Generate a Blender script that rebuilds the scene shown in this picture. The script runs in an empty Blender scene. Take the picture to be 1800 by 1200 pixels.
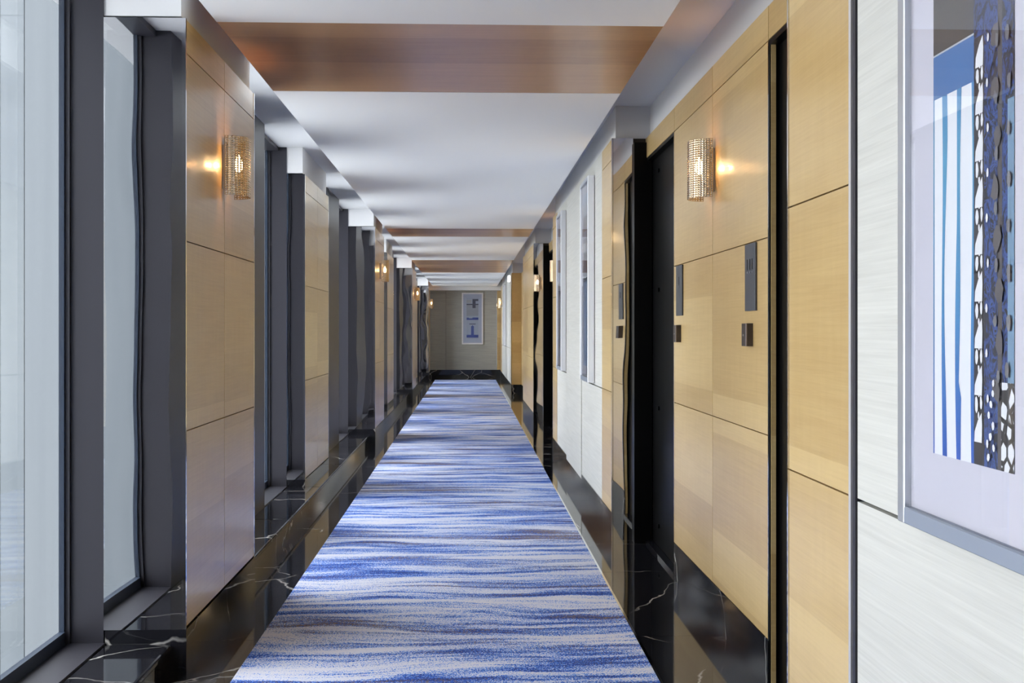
import bpy, math, random
from mathutils import Vector, Matrix
random.seed(7)
S = bpy.context.scene
C = S.collection
CAMZ = 1.2

# ------------------------------------------------------------------ camera
cd = bpy.data.cameras.new('camera'); cam = bpy.data.objects.new('camera', cd); C.objects.link(cam)
cd.sensor_width = 36; cd.lens = 40.0; cd.shift_y = -20 / 1800
cam.location = (0, 0, CAMZ)
cam.rotation_euler = (math.pi / 2, 0, -math.atan(76 / 2000))
cd.clip_start = 0.05; cd.clip_end = 200
S.camera = cam

# ------------------------------------------------------------------ world: even overcast sky
w = bpy.data.worlds.new('overcast_sky'); S.world = w; w.use_nodes = True
bg = w.node_tree.nodes['Background']
bg.inputs[0].default_value = (0.93, 0.97, 1.0, 1); bg.inputs[1].default_value = 10.4

S.view_settings.view_transform = 'Standard'; S.view_settings.look = 'None'
S.view_settings.gamma = 1; S.view_settings.use_curve_mapping = False
S.view_settings.exposure = 0.12
S.cycles.max_bounces = 16; S.cycles.diffuse_bounces = 10; S.cycles.glossy_bounces = 8
S.cycles.transparent_max_bounces = 16
S.cycles.sample_clamp_indirect = 6.0
S.cycles.caustics_reflective = False; S.cycles.caustics_refractive = False

SCONCE_W = 16.0

# ------------------------------------------------------------------ layout (metres)
END = 29.0; REAR = -5.0
ZB = 0.165                    # top of the marble base
ROWS = [ZB, 0.848, 1.510, 2.166, 2.285]
ZW = 2.285; SLAB = 2.30; SIDE = 2.47
LX = -0.985; LXB = -1.14; GX = -1.40; MX = -1.26
RX = 1.0; BX = 0.81
LEDGE = 0.11

# ------------------------------------------------------------------ materials
def sr(r, g, b):
    def f(c):
        c /= 255
        return c / 12.92 if c <= .04045 else ((c + .055) / 1.055) ** 2.4
    return (f(r), f(g), f(b), 1)

class NT:
    def __init__(s, name):
        s.m = bpy.data.materials.new(name); s.m.use_nodes = True
        s.t = s.m.node_tree; s.b = s.t.nodes['Principled BSDF']
    def n(s, typ, **kw):
        nd = s.t.nodes.new(typ)
        for k, v in kw.items():
            if k.startswith('i_'): nd.inputs[k[2:].replace('_', ' ')].default_value = v
            else: setattr(nd, k, v)
        return nd
    def l(s, a, b): s.t.links.new(a, b)
    def math(s, op, a, b=None, clamp=False):
        nd = s.t.nodes.new('ShaderNodeMath'); nd.operation = op; nd.use_clamp = clamp
        for i, v in enumerate((a, b)):
            if v is None: continue
            if isinstance(v, (int, float)): nd.inputs[i].default_value = v
            else: s.l(v, nd.inputs[i])
        return nd.outputs[0]
    def pos(s, scale=(1, 1, 1), off=None):
        g = s.n('ShaderNodeNewGeometry'); mp = s.n('ShaderNodeMapping')
        mp.inputs['Scale'].default_value = scale
        s.l(g.outputs['Position'], mp.inputs['Vector'])
        if off:
            oi = s.n('ShaderNodeObjectInfo')
            c = s.n('ShaderNodeCombineXYZ')
            v = s.math('MULTIPLY', oi.outputs['Random'], off)
            for i in range(3): s.l(v, c.inputs[i])
            s.l(c.outputs[0], mp.inputs['Location'])
        return mp.outputs[0]
    def noise(s, vec, scale=1, detail=3, rough=.5, dist=0):
        nd = s.n('ShaderNodeTexNoise'); nd.inputs['Scale'].default_value = scale
        nd.inputs['Detail'].default_value = detail; nd.inputs['Roughness'].default_value = rough
        nd.inputs['Distortion'].default_value = dist; s.l(vec, nd.inputs['Vector'])
        return nd.outputs[0]
    def ramp(s, fac, stops, interp='LINEAR'):
        nd = s.n('ShaderNodeValToRGB'); cr = nd.color_ramp; cr.interpolation = interp
        while len(cr.elements) < len(stops): cr.elements.new(.5)
        for e, (p, c) in zip(cr.elements, stops):
            e.position = p; e.color = c if len(c) == 4 else (*c, 1)
        s.l(fac, nd.inputs[0]); return nd.outputs[0]
    def mix(s, fac, a, b, blend='MIX'):
        nd = s.n('ShaderNodeMix'); nd.data_type = 'RGBA'; nd.blend_type = blend
        for i, v in ((0, fac), (6, a), (7, b)):
            if isinstance(v, (int, float, tuple)): nd.inputs[i].default_value = v
            else: s.l(v, nd.inputs[i])
        return nd.outputs[2]
    def bump(s, h, strength=.2, dist=.01):
        nd = s.n('ShaderNodeBump'); nd.inputs['Strength'].default_value = strength
        nd.inputs['Distance'].default_value = dist; s.l(h, nd.inputs['Height'])
        s.l(nd.outputs[0], s.b.inputs['Normal'])
    def col(s, c):
        if isinstance(c, tuple): s.b.inputs['Base Color'].default_value = c
        else: s.l(c, s.b.inputs['Base Color'])
        return s
    def pr(s, **kw):
        for k, v in kw.items(): s.b.inputs[k.replace('_', ' ')].default_value = v
        return s

def plain(name, c, rough=.5, metal=0., **kw):
    k = NT(name); k.col(c).pr(Roughness=rough, Metallic=metal, **kw); return k.m

def wood(name, c, dark, rough=.3, along='Y'):
    k = NT(name)
    if along == 'Y':
        fine = k.pos((30, 3.0, 110), 7); wide = k.pos((2, 1.2, 9), 11); band = k.pos((0.01, .01, 5.1), 3); curl = k.pos((6, 26, 5), 5)
    else:
        fine = k.pos((3.0, 60, 60), 7); wide = k.pos((1.2, 6, 6), 11); band = k.pos((.01, 5, .01), 3); curl = k.pos((26, 6, 6), 5)
    f1 = k.noise(fine, 1, 4, .6, .6); f2 = k.noise(wide, 1, 3, .5, .8); f3 = k.noise(curl, 1, 2, .5, .4)
    wn = k.n('ShaderNodeTexWhiteNoise'); fl = k.n('ShaderNodeVectorMath', operation='FLOOR')
    k.l(band, fl.inputs[0]); k.l(fl.outputs[0], wn.inputs[0])
    a = k.math('MULTIPLY', k.math('SUBTRACT', f1, .5), .9)
    b = k.math('MULTIPLY', k.math('SUBTRACT', f2, .5), .7)
    d = k.math('MULTIPLY', k.math('SUBTRACT', wn.outputs[0], .5), .75)
    e = k.math('MULTIPLY', k.math('SUBTRACT', f3, .5), .35)
    t = k.math('ADD', k.math('ADD', k.math('ADD', a, b), k.math('ADD', d, e)), .5, True)
    k.col(k.mix(t, dark, c)).pr(Roughness=rough)
    k.b.inputs['Coat Weight'].default_value = .25; k.b.inputs['Coat Roughness'].default_value = .18
    return k.m

M = {}
M['wood'] = wood('maple_veneer', sr(206, 179, 125), sr(178, 148, 96))
M['copper_wood'] = wood('figured_brown_veneer', sr(196, 152, 108), sr(166, 124, 84), .3, 'X')
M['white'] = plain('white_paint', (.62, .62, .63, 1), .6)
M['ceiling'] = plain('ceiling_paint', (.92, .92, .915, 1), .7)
M['black'] = plain('black_lacquer', (.004, .004, .004, 1), .3, 0., Specular_IOR_Level=.08)
M['seam'] = plain('dark_seam', (.03, .022, .015, 1), .7)
M['brass'] = plain('bronze_edge', sr(150, 112, 62), .25, 1.)
M['socket'] = plain('grey_metal', (.35, .34, .33, 1), .35, 1.)
M['plate'] = plain('charcoal_plate', sr(58, 60, 66), .4)
M['mark'] = plain('black_relief', (.012, .012, .014, 1), .35)
M['dot'] = plain('pale_relief', (.25, .25, .26, 1), .35)
M['reader'] = plain('brown_black_plastic', sr(52, 42, 38), .35)
M['reader_edge'] = plain('grey_plastic', sr(125, 116, 112), .35)
M['led'] = plain('reader_lens', (.5, .47, .45, 1), .2)
M['mat'] = plain('art_mount_card', sr(206, 205, 218), .8)
M['silver'] = plain('brushed_silver', (.58, .6, .63, 1), .32, .85)
M['slate'] = plain('slate_frame', sr(138, 146, 160), .4, .3)
M['whiteframe'] = plain('white_frame', (.82, .82, .84, 1), .4)
M['frame'] = plain('dark_window_metal', sr(48, 47, 54), .42, .25)
M['gasket'] = plain('blue_black_gasket', sr(38, 48, 64), .35)

k = NT('polished_steel')
k.col((.80, .80, .81, 1)).pr(Metallic=1., Roughness=.02)
k.bump(k.noise(k.pos((2.0, 2.0, 1.1)), 1.6, 1), .10, .03)
M['mirror'] = k.m
M['shade'] = plain('perforated_chrome_warmed', (.68, .53, .36, 1), .13, 1.)  # chrome sheet; gold tint stands in for warm reflections and glow
M['satin'] = plain('satin_steel', (.72, .71, .70, 1), .35, .6)
M['chrome'] = plain('chrome', (.82, .82, .84, 1), .08, 1.)

k = NT('silk_wallcovering')
v = k.pos((14, 2.2, 150), 3); v2 = k.pos((8, 1.2, 14), 3)
n1 = k.noise(v, 1, 3, .6, .5); n2 = k.noise(v2, 1, 3, .6, .8)
k.col(k.ramp(k.math('ADD', k.math('MULTIPLY', n1, .65), k.math('MULTIPLY', n2, .35)),
             [(.28, sr(180, 179, 172)), (.72, sr(201, 200, 193))])).pr(Roughness=.55)
k.bump(n1, .12, .002)
M['fabric'] = k.m
k = NT('silk_wallcovering_across_dimmed')
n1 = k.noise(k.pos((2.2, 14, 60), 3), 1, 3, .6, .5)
k.col(k.ramp(n1, [(.3, sr(150, 151, 147)), (.7, sr(168, 168, 163))])).pr(Roughness=.6)  # darker than the side silk: weaker light at the far end put into colour
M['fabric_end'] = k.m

k = NT('black_marble')
p = k.pos((1, 1, 1), 9)
dn = k.n('ShaderNodeTexNoise'); dn.inputs['Scale'].default_value = 2.2; dn.inputs['Detail'].default_value = 5; k.l(p, dn.inputs['Vector'])
va = k.n('ShaderNodeVectorMath', operation='MULTIPLY_ADD'); k.l(dn.outputs['Color'], va.inputs[0]); va.inputs[1].default_value = (.38, .38, .38); k.l(p, va.inputs[2])
vo = k.n('ShaderNodeTexVoronoi', feature='DISTANCE_TO_EDGE'); vo.inputs['Scale'].default_value = 1.5; k.l(va.outputs[0], vo.inputs['Vector'])
vein = k.math('SUBTRACT', 1, k.math('MULTIPLY', vo.outputs['Distance'], 95), True)
msk = k.math('MULTIPLY', k.math('SUBTRACT', k.noise(p, 1.7, 2), .41), 6, True)
st = k.noise(k.pos((4, 60, 60), 9), 1, 4, .7, 2.5)
st = k.math('MULTIPLY', k.math('SUBTRACT', st, .68), 3.0, True)
big = k.math('MULTIPLY', k.math('SUBTRACT', k.noise(p, 3.1, 3), .52), 5, True)
tot = k.math('ADD', k.math('MULTIPLY', vein, msk), k.math('MULTIPLY', st, big), True)
k.col(k.mix(tot, (.0085, .0085, .011, 1), (.42, .40, .38, 1))).pr(Roughness=.055)
k.b.inputs['IOR'].default_value = 1.52
M['marble'] = k.m

k = NT('striped_blue_carpet')
nz = k.noise(k.pos((.75, 1.3, 1)), 1.3, 2)
g = k.n('ShaderNodeNewGeometry'); sx = k.n('ShaderNodeSeparateXYZ'); k.l(g.outputs['Position'], sx.inputs[0])
yy = k.math('ADD', sx.outputs[1], k.math('MULTIPLY', nz, .30))
cx = k.n('ShaderNodeCombineXYZ'); k.l(k.math('MULTIPLY', sx.outputs[0], .85), cx.inputs[0]); k.l(k.math('MULTIPLY', yy, 7.5), cx.inputs[1])
n1a = k.noise(cx.outputs[0], 1, 4, .66, .35)
cx3 = k.n('ShaderNodeCombineXYZ'); k.l(k.math('MULTIPLY', sx.outputs[0], 1.5), cx3.inputs[0]); k.l(k.math('MULTIPLY', yy, 19), cx3.inputs[1]); cx3.inputs[2].default_value = 9.1
n1 = k.math('ADD', k.math('MULTIPLY', n1a, .62), k.math('MULTIPLY', k.noise(cx3.outputs[0], 1, 3, .6, .3), .38))
cx2 = k.n('ShaderNodeCombineXYZ'); k.l(k.math('MULTIPLY', sx.outputs[0], .6), cx2.inputs[0]); k.l(k.math('MULTIPLY', yy, 3.2), cx2.inputs[1]); cx2.inputs[2].default_value = 4.3
n2 = k.noise(cx2.outputs[0], 1, 3, .6)
sp = k.noise(k.pos((1, 1, 1)), 190, 1, .5)
sp2 = k.noise(k.pos((1, 1, 1)), 140, 1, .5)
vv = k.math('ADD', n1, k.math('MULTIPLY', k.math('SUBTRACT', sp, .5), .42))
cc = k.ramp(vv, [(.395, sr(18, 44, 104)), (.440, sr(22, 74, 182)), (.482, sr(52, 116, 212)), (.506, sr(118, 162, 222)), (.530, sr(200, 203, 218)), (1., sr(213, 211, 220))])
tm = k.math('MULTIPLY', k.math('SUBTRACT', k.math('ADD', n2, k.math('MULTIPLY', k.math('SUBTRACT', sp2, .5), .7)), .515), 8, True)
dk = k.math('MULTIPLY', k.math('SUBTRACT', .515, vv), 16, True)
cc = k.mix(k.math('MULTIPLY', k.math('MULTIPLY', tm, dk), .9), cc, sr(128, 108, 84))
k.col(cc).pr(Roughness=.95)
k.bump(sp, .35, .004)
M['carpet'] = k.m

def glassmat(name, tint, ior=1.45, rough=0.0):
    k = NT(name); out = k.t.nodes['Material Output']
    tr = k.n('ShaderNodeBsdfTransparent'); tr.inputs[0].default_value = tint
    gl = k.n('ShaderNodeBsdfGlossy'); gl.inputs['Roughness'].default_value = rough
    fr = k.n('ShaderNodeFresnel'); ge = k.n('ShaderNodeNewGeometry')
    k.l(k.math('ADD', ior, k.math('MULTIPLY', ge.outputs['Backfacing'], 1 / ior - ior)), fr.inputs[0])   # thin pane: same reflectance from both sides
    mx = k.n('ShaderNodeMixShader'); k.l(fr.outputs[0], mx.inputs[0]); k.l(tr.outputs[0], mx.inputs[1]); k.l(gl.outputs[0], mx.inputs[2])
    k.l(mx.outputs[0], out.inputs[0]); return k.m
M['glass'] = glassmat('window_glass', (.975, .978, .982, 1))
M['artglass'] = glassmat('picture_glass', (.99, .99, .99, 1), 1.4)

def emit(name, c, s):
    k = NT(name); k.col(c); k.b.inputs['Emission Color'].default_value = c; k.b.inputs['Emission Strength'].default_value = s; return k.m
M['bulb'] = emit('warm_bulb', (1, .70, .36, 1), 30)
M['lightbox'] = emit('white_lamp_cover', (1, .96, .92, 1), 1.6)

def facade(name, c1, c2):
    k = NT(name); n = k.noise(k.pos((3, 3, .05), 20), 1, 3, .6)
    k.col(k.ramp(n, [(.3, c1), (.7, c2)])).pr(Roughness=.9); k.b.inputs['Specular IOR Level'].default_value = .1
    return k.m
M['facade1'] = facade('hazy_facade_panel', (.066, .074, .081, 1), (.076, .084, .091, 1))
M['facade2'] = facade('hazy_facade_bright_panel', (.078, .085, .092, 1), (.086, .093, .100, 1))
M['facade3'] = facade('hazy_facade_glazing', (.034, .052, .070, 1), (.048, .068, .088, 1))

# ------------------------------------------------------------------ helpers
def put(o, parent=None):
    C.objects.link(o)
    if parent is not None: o.parent = parent
    return o
def empty(name, loc=(0, 0, 0), rz=0):
    o = bpy.data.objects.new(name, None); o.location = loc; o.rotation_euler.z = rz; o.empty_display_size = .1
    return put(o)
def tag(o, label=None, cat=None, group=None, kind=None):
    if label: o['label'] = label
    if cat: o['category'] = cat
    if group: o['group'] = group
    if kind: o['kind'] = kind
    return o
def mesh(name, vs, fs, mat, parent=None, smooth=False):
    me = bpy.data.meshes.new(name); me.from_pydata(vs, [], fs); me.update()
    for m in (mat if isinstance(mat, list) else [mat]): me.materials.append(m)
    if smooth: me.polygons.foreach_set('use_smooth', [True] * len(me.polygons))
    return put(bpy.data.objects.new(name, me), parent)
def boxdata(b, vs, fs):
    x0, x1, y0, y1, z0, z1 = b; n = len(vs)
    vs += [(x0, y0, z0), (x1, y0, z0), (x1, y1, z0), (x0, y1, z0), (x0, y0, z1), (x1, y0, z1), (x1, y1, z1), (x0, y1, z1)]
    fs += [tuple(n + i for i in f) for f in ((3, 2, 1, 0), (4, 5, 6, 7), (0, 1, 5, 4), (1, 2, 6, 5), (2, 3, 7, 6), (3, 0, 4, 7))]
def srt(b):
    x0, x1, y0, y1, z0, z1 = b
    return (min(x0, x1), max(x0, x1), min(y0, y1), max(y0, y1), min(z0, z1), max(z0, z1))
def box(name, b, mat, parent=None, bev=0):
    """one box; its origin sits at its own centre of base"""
    b = srt(b); cx, cy, cz = (b[0] + b[1]) / 2, (b[2] + b[3]) / 2, b[4]
    lb = (b[0] - cx, b[1] - cx, b[2] - cy, b[3] - cy, 0, b[5] - cz)
    vs, fs = [], []; boxdata(lb, vs, fs)
    o = mesh(name, vs, fs, mat, parent)
    off = Vector((cx, cy, cz))
    o.location = off - parent_origin(parent)
    if bev:
        m = o.modifiers.new('bevel', 'BEVEL'); m.width = bev; m.segments = 2; m.limit_method = 'ANGLE'
    return o
def parent_origin(p):
    v = Vector((0, 0, 0))
    while p is not None:
        v = v + Vector(p.location); p = p.parent
    return v
def boxes(name, bs, mat, parent=None):
    vs, fs = [], []
    po = parent_origin(parent)
    for b in bs: boxdata(srt(b), vs, fs)
    c = Vector(vs[0])
    o = mesh(name, [tuple(Vector(v) - c) for v in vs], fs, mat, parent); o.location = c - po
    return o
def disc(name, loc, r, t, mat, parent, axis='X', seg=12):
    vs, fs = [], []
    for s in (0, 1):
        for i in range(seg):
            a = 2 * math.pi * i / seg
            u, v = r * math.cos(a), r * math.sin(a)
            vs.append((-s * t, u, v) if axis == 'X' else (u, -s * t, v))
    fs = [tuple(range(seg)), tuple(range(2 * seg - 1, seg - 1, -1))] + [(i, seg + i, seg + (i + 1) % seg, (i + 1) % seg) for i in range(seg)]
    o = mesh(name, vs, fs, mat, parent); o.location = Vector(loc) - parent_origin(parent); return o

# ------------------------------------------------------------------ floor
floor = box('floor', (-1.6, 1.25, REAR, END + .3, -.15, -.012), M['seam']); tag(floor, 'polished black marble floor bordering the carpet runner', 'floor', kind='structure')
y = REAR; L = 1.18
while y < END:
    y1 = min(y + L, END)
    box('marble_tile', (-1.3, -.812, y + .001, y1 - .001, -.012, 0), M['marble'], floor)
    box('marble_tile', (.652, 1.10, y + .001, y1 - .001, -.012, 0), M['marble'], floor)
    y = y1
box('marble_tile', (-.810, .650, 27.42, END, -.012, 0), M['marble'], floor)
box('metal_edge_strip', (.650, .660, REAR, 27.4, -.012, .003), M['chrome'], floor)
car = box('carpet_runner', (-.810, .650, REAR, 27.40, -.010, .004), M['carpet'])
tag(car, 'blue, white and tan streaked carpet runner down the middle of the corridor', 'carpet')

# ------------------------------------------------------------------ ceilings
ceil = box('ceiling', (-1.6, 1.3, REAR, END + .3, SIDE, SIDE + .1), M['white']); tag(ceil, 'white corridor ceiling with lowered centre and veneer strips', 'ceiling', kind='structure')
strips = [(4.10, 5.275), (12.36, 13.42), (17.9, 21.8)]
ys = [REAR]
for a, b in strips: ys += [a, b]
ys.append(28.9)
for i in range(len(ys) - 1):
    wd = i % 2 == 1
    box('veneer_strip' if wd else 'plaster_panel', (-.90, .705, ys[i] + (.002 if wd else 0), ys[i + 1] - (.002 if wd else 0), SLAB + (.001 if wd else 0), SIDE), M['copper_wood'] if wd else M['ceiling'], ceil)
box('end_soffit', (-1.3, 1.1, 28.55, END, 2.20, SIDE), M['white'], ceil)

# ------------------------------------------------------------------ left wall: pilasters, dark metal columns, windows, marble ledge
wl = empty('wall_left'); tag(wl, 'window wall with veneered pilasters and dark metal columns', 'wall', kind='structure')
P0, PER = 4.63, 4.0
pil = []
for kx in range(-2, 7):
    yc = P0 + PER * kx; A = kx % 2 == 0; h = .635 if A else .67
    y0, y1 = max(yc - h, REAR), min(yc + h, END - .01)
    pil.append((y0, y1, A, yc))
    xf = LX if A else LXB
    base = LEDGE + .05
    body = box('pilaster', (MX, xf - .02, y0 + .006, y1 - .006, base, ZW), M['seam'], wl)
    zb = ZB if A else ZB
    cols = [(y0 + .012, yc - .002), (yc + .002, y1 - .012)]
    for a, b in cols:
        for r in range(4):
            box('wood_panel', (xf - .022, xf, a, b, (zb if r == 0 else ROWS[r]) + .002, ROWS[r + 1] - .002), M['wood'], body)
    for a, b in ((y0, y0 + .006), (y1 - .006, y1)):
        box('mirror_panel', (MX - .005, xf - .012, a, b, base, ZW), M['mirror'], body)
    for a, b in ((y0, y0 + .012), (y1 - .012, y1)):
        box('chrome_edge', (xf - .012, xf + .002, a, b, base, ZW), M['chrome'], body)
    # marble base
    if A:
        box('marble_base', (MX, xf + .004, y0, y1, 0, base), M['marble'], wl)
    else:
        box('marble_base', (MX, xf + .002, y0, y1, LEDGE, base), M['marble'], wl)
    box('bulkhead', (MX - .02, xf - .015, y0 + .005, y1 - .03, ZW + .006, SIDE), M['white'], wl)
    box('metal_column', (GX - .012, MX - .005, y0, y1, 0, SIDE), M['frame'], wl)
led = empty('trim_1'); tag(led, 'black marble window ledge running low along the left wall', 'ledge', kind='structure')
wins = []
for i in range(len(pil) - 1):
    a, b = pil[i][1], pil[i + 1][0]
    m = (a + b) / 2
    hw_ = .465
    box('metal_column', (GX - .012, MX, m - hw_, m + hw_, 0, SIDE), M['frame'], wl)
    wins += [(a, m - .465), (m + .465, b)]
# ledge slabs between the tall pilasters, jointed
tall = [p for p in pil if p[2]]
for i in range(len(tall) - 1):
    a, b = tall[i][1], tall[i + 1][0]
    n = 5
    for j in range(n):
        q0, q1 = a + (b - a) * j / n, a + (b - a) * (j + 1) / n
        box('marble_slab', (MX, -1.03, q0 + .001, q1 - .001, LEDGE - .025, LEDGE), M['marble'], led, .007)
        box('marble_riser', (MX, -1.036, q0 + .001, q1 - .001, 0, LEDGE - .026), M['marble'], led)
for n, (a, b) in enumerate(wins, 1):
    wn = empty('window_%d' % n, (GX, (a + b) / 2, LEDGE)); tag(wn, 'tall narrow window in dark metal frame, bay %d along the left wall' % n, 'window', kind='structure')
    box('glass_pane', (GX - .012, GX, a + .02, b - .02, LEDGE + .05, 2.445), M['glass'], wn)
    box('sill', (GX - .012, MX, a, b, 0, LEDGE + .006), M['frame'], wn)
    box('head', (GX - .012, MX - .06, a, b, 2.445, SIDE), M['frame'], wn)
    for q, s in ((a, 1), (b, -1)):
        box('gasket', (GX - .012, GX + .006, q, q + s * .018, LEDGE + .006, 2.445), M['gasket'], wn)
        box('glazing_bead', (GX + .006, GX + .022, q, q + s * .010, LEDGE + .006, 2.445), M['frame'], wn)
    box('glazing_bead', (GX - .012, GX + .010, a + .018, b - .018, LEDGE + .006, LEDGE + .05), M['gasket'], wn)
    ld = bpy.data.lights.new('sky_portal', 'AREA'); ld.shape = 'RECTANGLE'; ld.size = 2.3; ld.size_y = b - a
    ld.cycles.is_portal = True
    lo = put(bpy.data.objects.new('sky_portal', ld)); lo.location = (GX - .1, (a + b) / 2, 1.26); lo.rotation_euler = (0, -math.pi / 2, 0)

# ------------------------------------------------------------------ right wall: projecting blocks and door recesses
wr = empty('wall_right'); tag(wr, 'veneer and silk covered wall with door recesses', 'wall', kind='structure')
box('backing', (1.25, 1.4, REAR - .2, END + .3, 0, SIDE + .1), M['seam'], wr)
br = empty('baseboard_right'); tag(br, 'black marble base along the right wall', 'baseboard', kind='structure')
doors = []
def wood_cols(xf, cols, parent, rows=ROWS):
    for a, b in cols:
        for r in range(4):
            box('wood_panel', (xf, xf + .022, a + .002, b - .002, rows[r] + .002, rows[r + 1] - .002), M['wood'], parent)
def fabric_cols(xf, cols, parent):
    for a, b in cols:
        for z0, z1 in ((ZB, .842), (.848, ZW)):
            box('silk_panel', (xf + .002, xf + .022, a + .0015, b - .0015, z0 + .001, z1), M['fabric'], parent)
def base_run(x0, x1, a, b):
    n = max(1, round((b - a) / 1.2))
    for i in range(n):
        q0, q1 = a + (b - a) * i / n, a + (b - a) * (i + 1) / n
        box('marble_base', (x0, x1, q0 + .001, q1 - .001, 0, ZB), M['marble'], br)
def block(y0, y1, woods, fabrics, mirror=True):
    body = box('wall_block', (BX + .02, 1.25, y0 + .008, y1 - .008, ZB, ZW), M['seam'], wr)
    wood_cols(BX, woods, body); fabric_cols(BX, fabrics, body)
    base_run(BX - .002, BX + .022, y0 + .01, y1 - .01)
    for q, s in ((y0, 1), (y1, -1)):
        if mirror:
            box('mirror_panel', (BX + .004, .93, q, q + s * .008, 0, ZW), M['mirror'], body)
            box('black_jamb', (.93, 1.03, q - s * .045, q + s * .008, 0, ZW - .03), M['black'], body)
        else:
            box('wood_panel', (BX + .004, 1.03, q, q + s * .008, ZB, ZW), M['wood'], body)
            box('marble_base', (BX + .004, 1.03, q, q + s * .008, 0, ZB), M['marble'], br)
        box('chrome_edge', (BX - .003, BX + .006, q, q + s * .008, 0, ZW), M['chrome'], body)
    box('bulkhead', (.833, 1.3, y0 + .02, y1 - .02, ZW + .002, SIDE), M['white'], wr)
    return body
def recess(y0, y1, dw=.905, two=True):
    body = box('recess_wall', (RX + .02, 1.25, y0 + dw, y1 - (dw if two else 0), 0, ZW), M['seam'], wr)
    a, b = y0 + dw, y1 - (dw if two else 0)
    m = (a + b) / 2
    wood_cols(RX, [(a, m), (m, b)], body)
    base_run(RX - .002, RX + .022, a, b)
    box('chrome_edge', (RX - .002, RX + .024, a - .006, a, ZB, ROWS[3]), M['chrome'], body)
    box('chrome_edge', (RX - .002, RX + .024, b, b + .006, ZB, ROWS[3]), M['chrome'], body)
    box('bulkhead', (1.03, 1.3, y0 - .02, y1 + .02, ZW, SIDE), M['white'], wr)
    box('shadow_gap', (RX + .012, 1.03, y0 + .01, y1 - .01, ZW - .002, ZW + .004), M['seam'], wr)
    spans = [(y0, a, 1)] + ([(b, y1, -1)] if two else [])
    for d0, d1, s in spans:
        doors.append(1); n = len(doors)
        dr = empty('door_%d' % n, (RX + .04, (d0 + d1) / 2, 0)); tag(dr, 'black lacquered guest room door, number %d from the camera' % n, 'door', kind='structure')
        box('leaf', (RX + .035, RX + .08, d0 + .01, d1 - .01, .02, 2.15), M['black'], dr)
        box('header_panel', (RX, RX + .022, d0 + .003, d1 - .003, ROWS[3] + .003, ROWS[4] - .003), M['wood'], dr)
        box('head_jamb', (RX + .002, RX + .08, d0, d1, 2.15, ROWS[3] + .002), M['black'], dr)
        for q, t in ((d0, 1), (d1, -1)):
            box('jamb', (RX + .002, RX + .08, q, q + t * .010, 0, 2.15), M['black'], dr)
            box('jamb_edge', (RX + .006, RX + .022, q + t * .010, q + t * .014, 0, 2.15), M['wood'], dr)
        box('threshold', (RX - .004, RX + .08, d0 + .01, d1 - .01, 0, .018), M['marble'], dr)
        for z in (.135, .775, 1.418, 2.067):
            disc('stud', (RX + .035, d1 - .26 if s < 0 else d0 + .26, z), .012, .008, M['black'], dr)
    return m
block(-1.65, 2.86, [(2.395, 2.852)], [(-1.64, 1.0), (1.0, 2.350)])
recess(2.86, 6.41)
b2 = block(6.41, 10.92, [(6.418, 6.90), (10.42, 10.912)], [(6.90, 8.14), (8.14, 9.38), (9.38, 10.42)])
recess(10.92, 14.2)
block(14.2, 16.95, [(14.208, 15.55), (15.55, 16.94)], [])
recess(16.95, 21.6, .905, False)
block(21.6, 28.985, [(21.61, 21.95), (27.9, 28.97)], [(21.95, 24.4), (24.4, 27.9)], False)
recess(-5.15, -1.65)
# two slim metal strips between veneer and silk on the nearest block
tr = empty('trim_2'); tag(tr, 'pair of slim chrome strips between veneer and silk wallcovering', 'trim', kind='structure')
box('chrome_strip', (BX - .004, BX + .02, 2.374, 2.388, 0, ZW), M['satin'], tr)
box('chrome_strip', (BX - .002, BX + .02, 2.352, 2.366, 0, ZW), M['frame'], tr)
# concealed service door between the two corridor pictures
box('silk_door_panel', (BX - .004, BX + .004, 8.145, 9.375, ZB - .03, 2.21), M['fabric'], b2)

# ------------------------------------------------------------------ end wall
we = box('wall_end', (-1.6, 1.3, END + .02, END + .3, 0, SIDE), M['seam']); tag(we, 'silk covered end wall of the corridor', 'wall', kind='structure')
for x0, x1, z0, z1 in ((-1.3, -.583, .19, 2.14), (-1.3, -.583, 2.146, 2.3), (-.577, .72, .19, 2.3), (.83, 1.1, .19, 2.3)):
    box('silk_panel', (x0, x1, END, END + .02, z0, z1), M['fabric_end'], we)
box('wood_panel', (.722, .828, END - .01, END + .02, .19, 2.3), M['wood'], we)
box('chrome_edge', (.712, .720, END - .012, END, .19, 2.3), M['chrome'], we)
be = box('baseboard_end', (-1.3, 1.1, END - .012, END + .02, 0, .19), M['marble']); tag(be, 'black marble base under the end wall', 'baseboard', kind='structure')
# rear of the corridor, behind the camera
wb = box('wall_back', (-1.6, 1.3, REAR - .2, REAR, 0, SIDE), M['fabric_end']); tag(wb, 'silk covered wall closing the corridor behind the viewer', 'wall', kind='structure')

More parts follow.
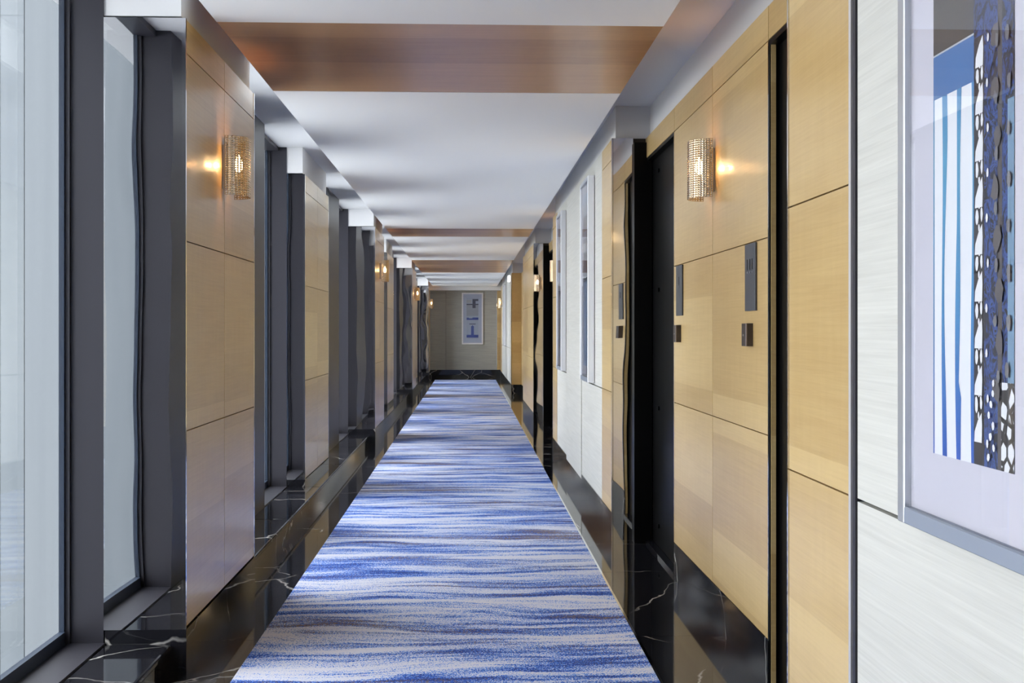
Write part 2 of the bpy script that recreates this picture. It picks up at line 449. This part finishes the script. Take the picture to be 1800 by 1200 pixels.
# ------------------------------------------------------------------ wall sconces
def leaf_mesh(sign):
    nc, nr = 12, 26; H = .235; t = .52
    def pt(u, z):
        a = u * math.radians(108)
        return (.022 + .082 * math.sin(a), sign * (.012 + .078 * math.cos(a)) if True else 0, z)
    us = []; zs = []
    for i in range(nc):
        us += [(i + .5 - t / 2) / nc, (i + .5 + t / 2) / nc]
    us = [0] + us + [1]
    for i in range(nr):
        zs += [(i + .5 - t / 2) / nr * H, (i + .5 + t / 2) / nr * H]
    zs = [0] + zs + [H]
    vs = [pt(u, z) for z in zs for u in us]; W = len(us); fs = []
    for j in range(len(zs) - 1):
        for i in range(W - 1):
            if i % 2 == 1 and j % 2 == 1: continue
            q = (j * W + i, j * W + i + 1, (j + 1) * W + i + 1, (j + 1) * W + i)
            fs.append(q if sign < 0 else q[::-1])
    return vs, fs
def lathe(name, prof, mat, parent, loc, seg=14):
    vs = []; fs = []
    for r, z in prof:
        for i in range(seg):
            a = 2 * math.pi * i / seg; vs.append((r * math.cos(a), r * math.sin(a), z))
    for j in range(len(prof) - 1):
        for i in range(seg):
            fs.append((j * seg + i, j * seg + (i + 1) % seg, (j + 1) * seg + (i + 1) % seg, (j + 1) * seg + i))
    fs.append(tuple(range(seg))[::-1]); fs.append(tuple(range((len(prof) - 1) * seg, len(prof) * seg)))
    o = mesh(name, vs, fs, mat, parent, True); o.location = loc; return o
def make_sconce(name='wall_sconce'):
    r = empty(name)
    vs, fs = [], []; boxdata((0, .02, -.032, .032, .03, .205), vs, fs); mesh('back_plate', vs, fs, M['socket'], r)
    for s in (-1, 1):
        vs, fs = leaf_mesh(s); o = mesh('perforated_shade', vs, fs, M['shade'], r, True)
        m = o.modifiers.new('thickness', 'SOLIDIFY'); m.thickness = .0012
    vs, fs = [], []; boxdata((.03, .065, -.012, .012, .05, .062), vs, fs); mesh('bracket', vs, fs, M['socket'], r)
    lathe('lamp_holder', [(.012, .05), (.014, .062), (.014, .095), (.010, .1)], M['socket'], r, (.058, 0, 0))
    lathe('bulb', [(.006, 0), (.013, .012), (.0165, .028), (.014, .045), (.008, .06), (.002, .072)], M['bulb'], r, (.058, 0, .098))
    ld = bpy.data.lights.new('sconce_light', 'POINT'); ld.energy = SCONCE_W; ld.color = (1, .47, .15); ld.shadow_soft_size = .018
    lo = put(bpy.data.objects.new('sconce_light', ld), r); lo.location = (.058, 0, .128)
    return r
def copy_tree(o, parent=None):
    c = o.copy(); C.objects.link(c); c.parent = parent
    for ch in o.children: copy_tree(ch, c)
    return c
ZS = 1.2 + .535
first = make_sconce()
spots = [((LX, 4.625, ZS), 0, 'perforated metal sconce on the nearest left pilaster, glowing golden'),
         ((LX, 12.63, ZS), 0, 'perforated sconce on the second tall left pilaster, halfway down the corridor'),
         ((LX, 20.63, ZS), 0, 'small distant sconce on the third tall left pilaster'),
         ((LX, 28.35, ZS), 0, 'farthest left sconce, beside the grey end wall'),
         ((RX, 4.62, ZS), math.pi, 'chrome perforated sconce between the two nearest doors on the right wall'),
         ((RX, 12.56, ZS), math.pi, 'bright white sconce inside the second door recess on the right'),
         ((BX, 27.6, ZS), math.pi, 'farthest right sconce, near the wood strip of the end wall')]
for i, (loc, rz, lab) in enumerate(spots):
    o = first if i == 0 else copy_tree(first)
    o.location = loc; o.rotation_euler.z = rz; tag(o, lab, 'sconce', 'perforated wall sconces')

# ------------------------------------------------------------------ door number plates and card readers
def plate(yc, lab, marks):
    r = empty('door_number_plate', (RX, yc, 1.268)); tag(r, lab, 'sign', 'door number plates')
    h = .238
    box('plate', (RX - .008, RX, yc - .074, yc + .074, 1.268, 1.268 + h), M['plate'], r, .002)
    for k_, dy in enumerate(marks):
        z = 1.268 + h - .075
        vs = [(-.0095, dy - .005, -.018), (-.0095, dy + .005, -.018), (-.0095, dy + .003, .020), (-.0095, dy - .003, .020),
              (-.008, dy - .005, -.018), (-.008, dy + .005, -.018), (-.008, dy + .003, .020), (-.008, dy - .003, .020)]
        o = mesh('relief_mark', vs, [(0, 3, 2, 1), (0, 1, 5, 4), (1, 2, 6, 5), (2, 3, 7, 6), (3, 0, 4, 7)], M['mark'], r); o.location = (0, 0, z - 1.268)
        disc('relief_dot', (RX - .008, yc + dy - .006, z - .027), .0035, .002, M['dot'], r)
plate(3.985, 'charcoal number plate beside the nearest door on the right wall', (-.034, 0, .036))
plate(5.345, 'charcoal number plate beside the second door on the right wall', (0,))
def reader(yc, lab):
    r = empty('card_reader', (RX, yc, 1.143)); tag(r, lab, 'card reader', 'door card readers')
    box('housing', (RX - .024, RX, yc - .036, yc + .036, 1.143, 1.224), M['reader'], r, .0015)
    box('edge_strip', (RX - .0255, RX - .022, yc - .037, yc - .029, 1.144, 1.223), M['reader_edge'], r)
    disc('lens', (RX - .024, yc + .008, 1.182), .004, .0015, M['led'], r)
reader(4.005, 'small dark card reader below the nearest number plate')
reader(5.365, 'small dark card reader below the farther number plate')
# small bright box high on the far right block
lb = empty('emergency_light', (BX, 21.95, 2.12)); tag(lb, 'small white light box high on the far right wall', 'light')
box('cover', (BX - .06, BX - .012, 21.8, 22.1, 2.13, 2.25), M['lightbox'], lb, .01)
box('base_plate', (BX - .012, BX, 21.78, 22.12, 2.12, 2.26), M['white'], lb)

# ------------------------------------------------------------------ framed pictures (local: x across, -y towards the viewer, z up)
def flat(vs2, y): return [(x, y, z) for x, z in vs2]
def printmesh(name, shapes, parent, y0):
    """shapes: (polygon [(x,z)...], material) laid on one another"""
    mats = []; vs = []; fs = []; mi = []
    for i, (poly, m) in enumerate(shapes):
        if m not in mats: mats.append(m)
        n = len(vs); vs += flat(poly, y0 - .00004 * i); fs.append(tuple(range(n, n + len(poly)))); mi.append(mats.index(m))
    o = mesh(name, vs, fs, mats, parent)
    for p, q in zip(o.data.polygons, mi): p.material_index = q
    return o
def rect(x0, x1, z0, z1): return [(x0, z0), (x1, z0), (x1, z1), (x0, z1)]
def framed(name, loc, rz, wd, ht, dp, fw, fmat, smat, bmat, shapes, lab):
    r = empty(name, loc, rz); tag(r, lab, 'picture')
    hw = wd / 2
    def bar(b, m, nm='frame_bar'):
        vs, fs = [], []; boxdata(b, vs, fs); o = mesh(nm, vs, fs, m, r)
        md = o.modifiers.new('bevel', 'BEVEL'); md.width = .002; md.segments = 1
    bar((-hw, -hw + fw, -dp, 0, 0, ht), smat); bar((hw - fw, hw, -dp, 0, 0, ht), smat)
    bar((-hw + fw, hw - fw, -dp, 0, 0, fw), bmat); bar((-hw + fw, hw - fw, -dp, 0, ht - fw, ht), fmat)
    vs, fs = [], []; boxdata((-hw + fw, hw - fw, -dp + .014, -.004, fw, ht - fw), vs, fs); mesh('mount', vs, fs, M['mat'], r)
    printmesh('print', shapes, r, -dp + .0132)
    vs, fs = [], []; boxdata((-hw + fw, hw - fw, -dp + .006, -dp + .008, fw, ht - fw), vs, fs); mesh('glazing', vs, fs, M['artglass'], r)
    return r
ink = {}
def I(*c):
    if c not in ink: ink[c] = plain('printed_ink_%d_%d_%d' % c, sr(*c), .7)
    return ink[c]
def inkramp(name, stops):          # ink that changes down the sheet
    k = NT(name); tc = k.n('ShaderNodeTexCoord'); sp_ = k.n('ShaderNodeSeparateXYZ'); k.l(tc.outputs['Object'], sp_.inputs[0])
    k.col(k.ramp(sp_.outputs[2], stops)).pr(Roughness=.7); return k.m
ribbon_ink = inkramp('ribbon_ink', [(.12, sr(40, 84, 178)), (.38, sr(72, 138, 190)), (.62, sr(92, 158, 196)), (.85, sr(62, 112, 176))])
k = NT('lace_ink')
tc = k.n('ShaderNodeTexCoord'); mp = k.n('ShaderNodeMapping'); mp.inputs['Scale'].default_value = (62, 1, 40); k.l(tc.outputs['Object'], mp.inputs[0])
nn = k.noise(mp.outputs[0], .7, 3, .6, 2.0)
blue = k.ramp(nn, [(.42, sr(42, 42, 50)), (.48, sr(46, 64, 118)), (.58, sr(62, 88, 150)), (.63, sr(46, 44, 50))])
k.col(blue).pr(Roughness=.7); lace = k.m
k = NT('lace_hole_ink')
tc = k.n('ShaderNodeTexCoord'); mp = k.n('ShaderNodeMapping'); mp.inputs['Scale'].default_value = (52, 1, 40); k.l(tc.outputs['Object'], mp.inputs[0])
vo = k.n('ShaderNodeTexVoronoi', feature='DISTANCE_TO_EDGE'); vo.inputs['Scale'].default_value = 1.0; k.l(mp.outputs[0], vo.inputs['Vector'])
k.col(k.ramp(vo.outputs['Distance'], [(.12, sr(52, 48, 48)), (.16, sr(232, 234, 240))])).pr(Roughness=.7); holes = k.m

def near_print():
    # the sheet spans x -.1425...1425, z .135...1.20 above the frame's foot
    x0, x1, z0, z1 = -.1425, .1425, .135, 1.21
    zt, zs = .803, .728           # foot of the dark band, head of the white stripes
    def X(a): return x0 + a * (x1 - x0)
    sh = [(rect(x0, x1, z0, z1), I(232, 235, 242)), (rect(x0, X(.54), zt, z1), I(78, 74, 74)),
          (rect(x0, X(.54), zt - .003, zt), I(190, 196, 204)), (rect(x0, X(.54), zs, zt - .003), I(74, 116, 172))]
    def ribbon(fl, fr):
        n = 24; l = []; r = []
        for i in range(n + 1):
            t = i / n; z = zs - t * (zs - z0)
            l.append((X(fl(t)), z)); r.append((X(fr(t)), z))
        return l + r[::-1]
    sn = math.sin
    sh += [(ribbon(lambda t: 0, lambda t: .016), ribbon_ink),
           (ribbon(lambda t: .125 + .008 * sn(7 * t), lambda t: .195 - .035 * max(0, sn(3.4 * t - .4)) + .006 * sn(9 * t)), ribbon_ink),
           (ribbon(lambda t: .325 - .025 * max(0, sn(4.5 * t - 1.6)), lambda t: .385 - .05 * sn(2.6 * t) * (t < .8) * t - .012 * sn(8 * t)), ribbon_ink),
           (ribbon(lambda t: .512 + .012 * sn(6 * t), lambda t: .545), ribbon_ink),
           (rect(X(.54), x1, z0, z1), lace),
           (rect(X(.545), X(.665), z0, zt - .01), I(58, 54, 56)),
           (rect(X(.82), X(.87), z0, z1), I(86, 82, 84)),
           (rect(X(.93), x1, z0 + .1, zs - .05), I(112, 146, 176)),
           (rect(X(.86), x1, z0, z0 + .13), holes)]
    rnd = random.Random(3); pale = I(236, 237, 242); smoke = I(118, 118, 122)
    def blob(cx, cz, rx, rz, m, n=9, j=.25):
        pts = []
        for i in range(n):
            a = 2 * math.pi * i / n; f_ = 1 + rnd.uniform(-j, j)
            pts.append((cx + rx * f_ * math.cos(a), cz + rz * f_ * math.sin(a)))
        sh.append((pts, m))
    z = zt - .035; i = 0; wdt = x1 - x0
    while z > z0 + .03:                        # the chain of pale openings
        if i % 2 == 0:
            lo_ = z - .022
            sh.append(([(X(.56), lo_), (X(.65), lo_), (X(.655), z + .004), (X(.648), z + .024), (X(.605), z + .012), (X(.565), z - .006)], pale))
            z -= .036
        else:
            for cx, dz, rx, rz in ((.585, 0, .019, .0125), (.64, .003, .014, .011), (.61, -.017, .011, .006), (.615, .016, .010, .005)):
                blob(X(cx), z + dz, rx * wdt, rz, pale, 8, .15)
            z -= .036
        i += 1
    for i in range(10): blob(X(.72) + rnd.uniform(-.004, .004), zt - .02 - i * .068, .0035, .007, pale, 8, .1)
    for i in range(9): blob(X(.83) + rnd.uniform(-.01, .01), zt + .05 - i * .075, .012, .019, I(96, 92, 94), 7, .35)
    for i in range(8): blob(X(.83) + rnd.uniform(-.01, .01), zt + .05 - i * .083, .0055, .011, smoke, 6, .3)
    for i in range(8): blob(X(.955) + rnd.uniform(-.004, .004), zt - .03 - i * .07, .006, .013, smoke, 7, .3)
    for i in range(8): blob(X(.77) + rnd.uniform(-.01, .012), z0 + .016 + i * .016, .0045, .006, pale, 7, .2)
    return sh
framed('framed_print', (BX + .002, 1.748, .858), -math.pi / 2, .54, 1.345, .042, .030, M['silver'], M['silver'], M['slate'], near_print(),
       'large framed print of white stripes and dark blue lace, nearest on right')
def mid_print(v):
    x0, x1, z0, z1 = -.15, .15, .10, 1.245
    if v == 0:
        sh = [(rect(x0, x1, z0, z1), I(176, 190, 212)), (rect(x0, x1, z0, .66), I(146, 168, 204)), (rect(x0 + .02, x1, .80, .93), I(120, 128, 140)),
              (rect(x0, x1, 1.0, 1.1), I(108, 112, 120)), (rect(x0 + .02, x1, 1.13, 1.2), I(168, 176, 190)),
              (rect(x0, x1, .66, .86), I(76, 88, 108)), (rect(x0, x0 + .12, .86, .93), I(196, 208, 222)), (rect(x1 - .05, x1, .45, .66), I(92, 118, 158)),
              (rect(x0, x1 - .05, .92, .95), I(86, 98, 116))]
    else:
        sh = [(rect(x0, x1, z0, z1), I(172, 180, 200)), (rect(x0 + .05, x1, .2, .95), I(128, 132, 160)), (rect(x0, x1, 1.08, 1.15), I(110, 112, 116)),
              (rect(x0, x1, .78, .88), I(96, 104, 120)), (rect(x1 - .07, x1, .2, .72), I(104, 92, 128))]
    return sh
framed('framed_print', (BX - .002, 7.56, .862), -math.pi / 2, .52, 1.335, .042, .030, M['silver'], M['whiteframe'], M['slate'], mid_print(0),
       'tall framed print with dark blocks, nearer of two on the far silk wall')
framed('framed_print', (BX - .002, 9.70, .862), -math.pi / 2, .52, 1.335, .042, .030, M['silver'], M['whiteframe'], M['slate'], mid_print(1),
       'tall framed grey print, farther of two on the far silk wall')
framed('framed_print', (BX - .002, 25.2, .87), -math.pi / 2, .54, 1.32, .042, .030, M['silver'], M['whiteframe'], M['slate'], mid_print(1),
       'thin sliver of a framed print on the most distant right wall')
def end_print():
    x0, x1, z0, z1 = -.15, .15, .14, 1.18
    B = I(52, 72, 148); D = I(62, 68, 92); G = I(160, 164, 176)
    return [(rect(-.23, .23, .04, 1.27), I(168, 178, 204)), (rect(x0, x1, z0, z1), I(158, 170, 196)), (rect(x0, x1, .72, 1.0), I(146, 154, 172)),
            (rect(x0, x1, .17, .24), B), (rect(-.035, .035, .24, .46), B), ([(-.02, .46), (.02, .46), (.0, .49)], B),
            (rect(-.08, .08, .505, .525), D), (rect(x0, x1, .62, .66), B), (rect(x0, -.09, .66, .675), B), (rect(.0, x1, .66, .68), B),
            (rect(x0, x1, 1.0, 1.03), D), (rect(0, .08, .92, 1.15), D), (rect(.08, x1, 1.10, 1.15), D), (rect(x0, -.02, 1.05, 1.13), G)]
framed('framed_print', (.094, END - .002, .84), 0, .54, 1.31, .035, .022, M['whiteframe'], M['whiteframe'], M['whiteframe'], end_print(),
       'white framed print of blue blocks hanging on the end wall')

# ------------------------------------------------------------------ wings of the same tower seen through the windows
def wing(y, s, lab, xs):
    r = empty('building_wing', (xs[0], y, -30)); tag(r, lab, 'building')
    for i in range(len(xs) - 1):
        m = (('facade1', 'facade2') * 2 if s > 0 else ('facade1', 'facade2', 'facade1', 'facade3'))[i % 4]
        box('facade_panel', (xs[i] + .012, xs[i + 1] - .012, y, y + s * .4, -30, 22), M[m], r)
    box('backing', (min(xs), max(xs), y + s * .3, y + s * .6, -30, 22), M['facade3'], r)
gr = box('unseen_ground', (-90, -1.6, -60, 70, -31, -30), facade('unseen_ground_grey', (.33, .34, .35, 1), (.38, .39, .40, 1)))  # unseen ground, added to cut the light rising through the windows
tag(gr, 'unseen ground added far below the windows', 'ground', kind='structure')
wing(32, 1, 'hazy pale building wing outside the nearest window on the left', [-26, -22.5, -20, -16.5, -13.0, -12.3, -8.5, -6, -3, -1.6])
wing(-26, -1, 'hazy grey building wing mirrored in the steel side of the pilaster', [-30, -26, -24, -20, -17.5, -14, -11.5, -8, -6, -3, -1.6])
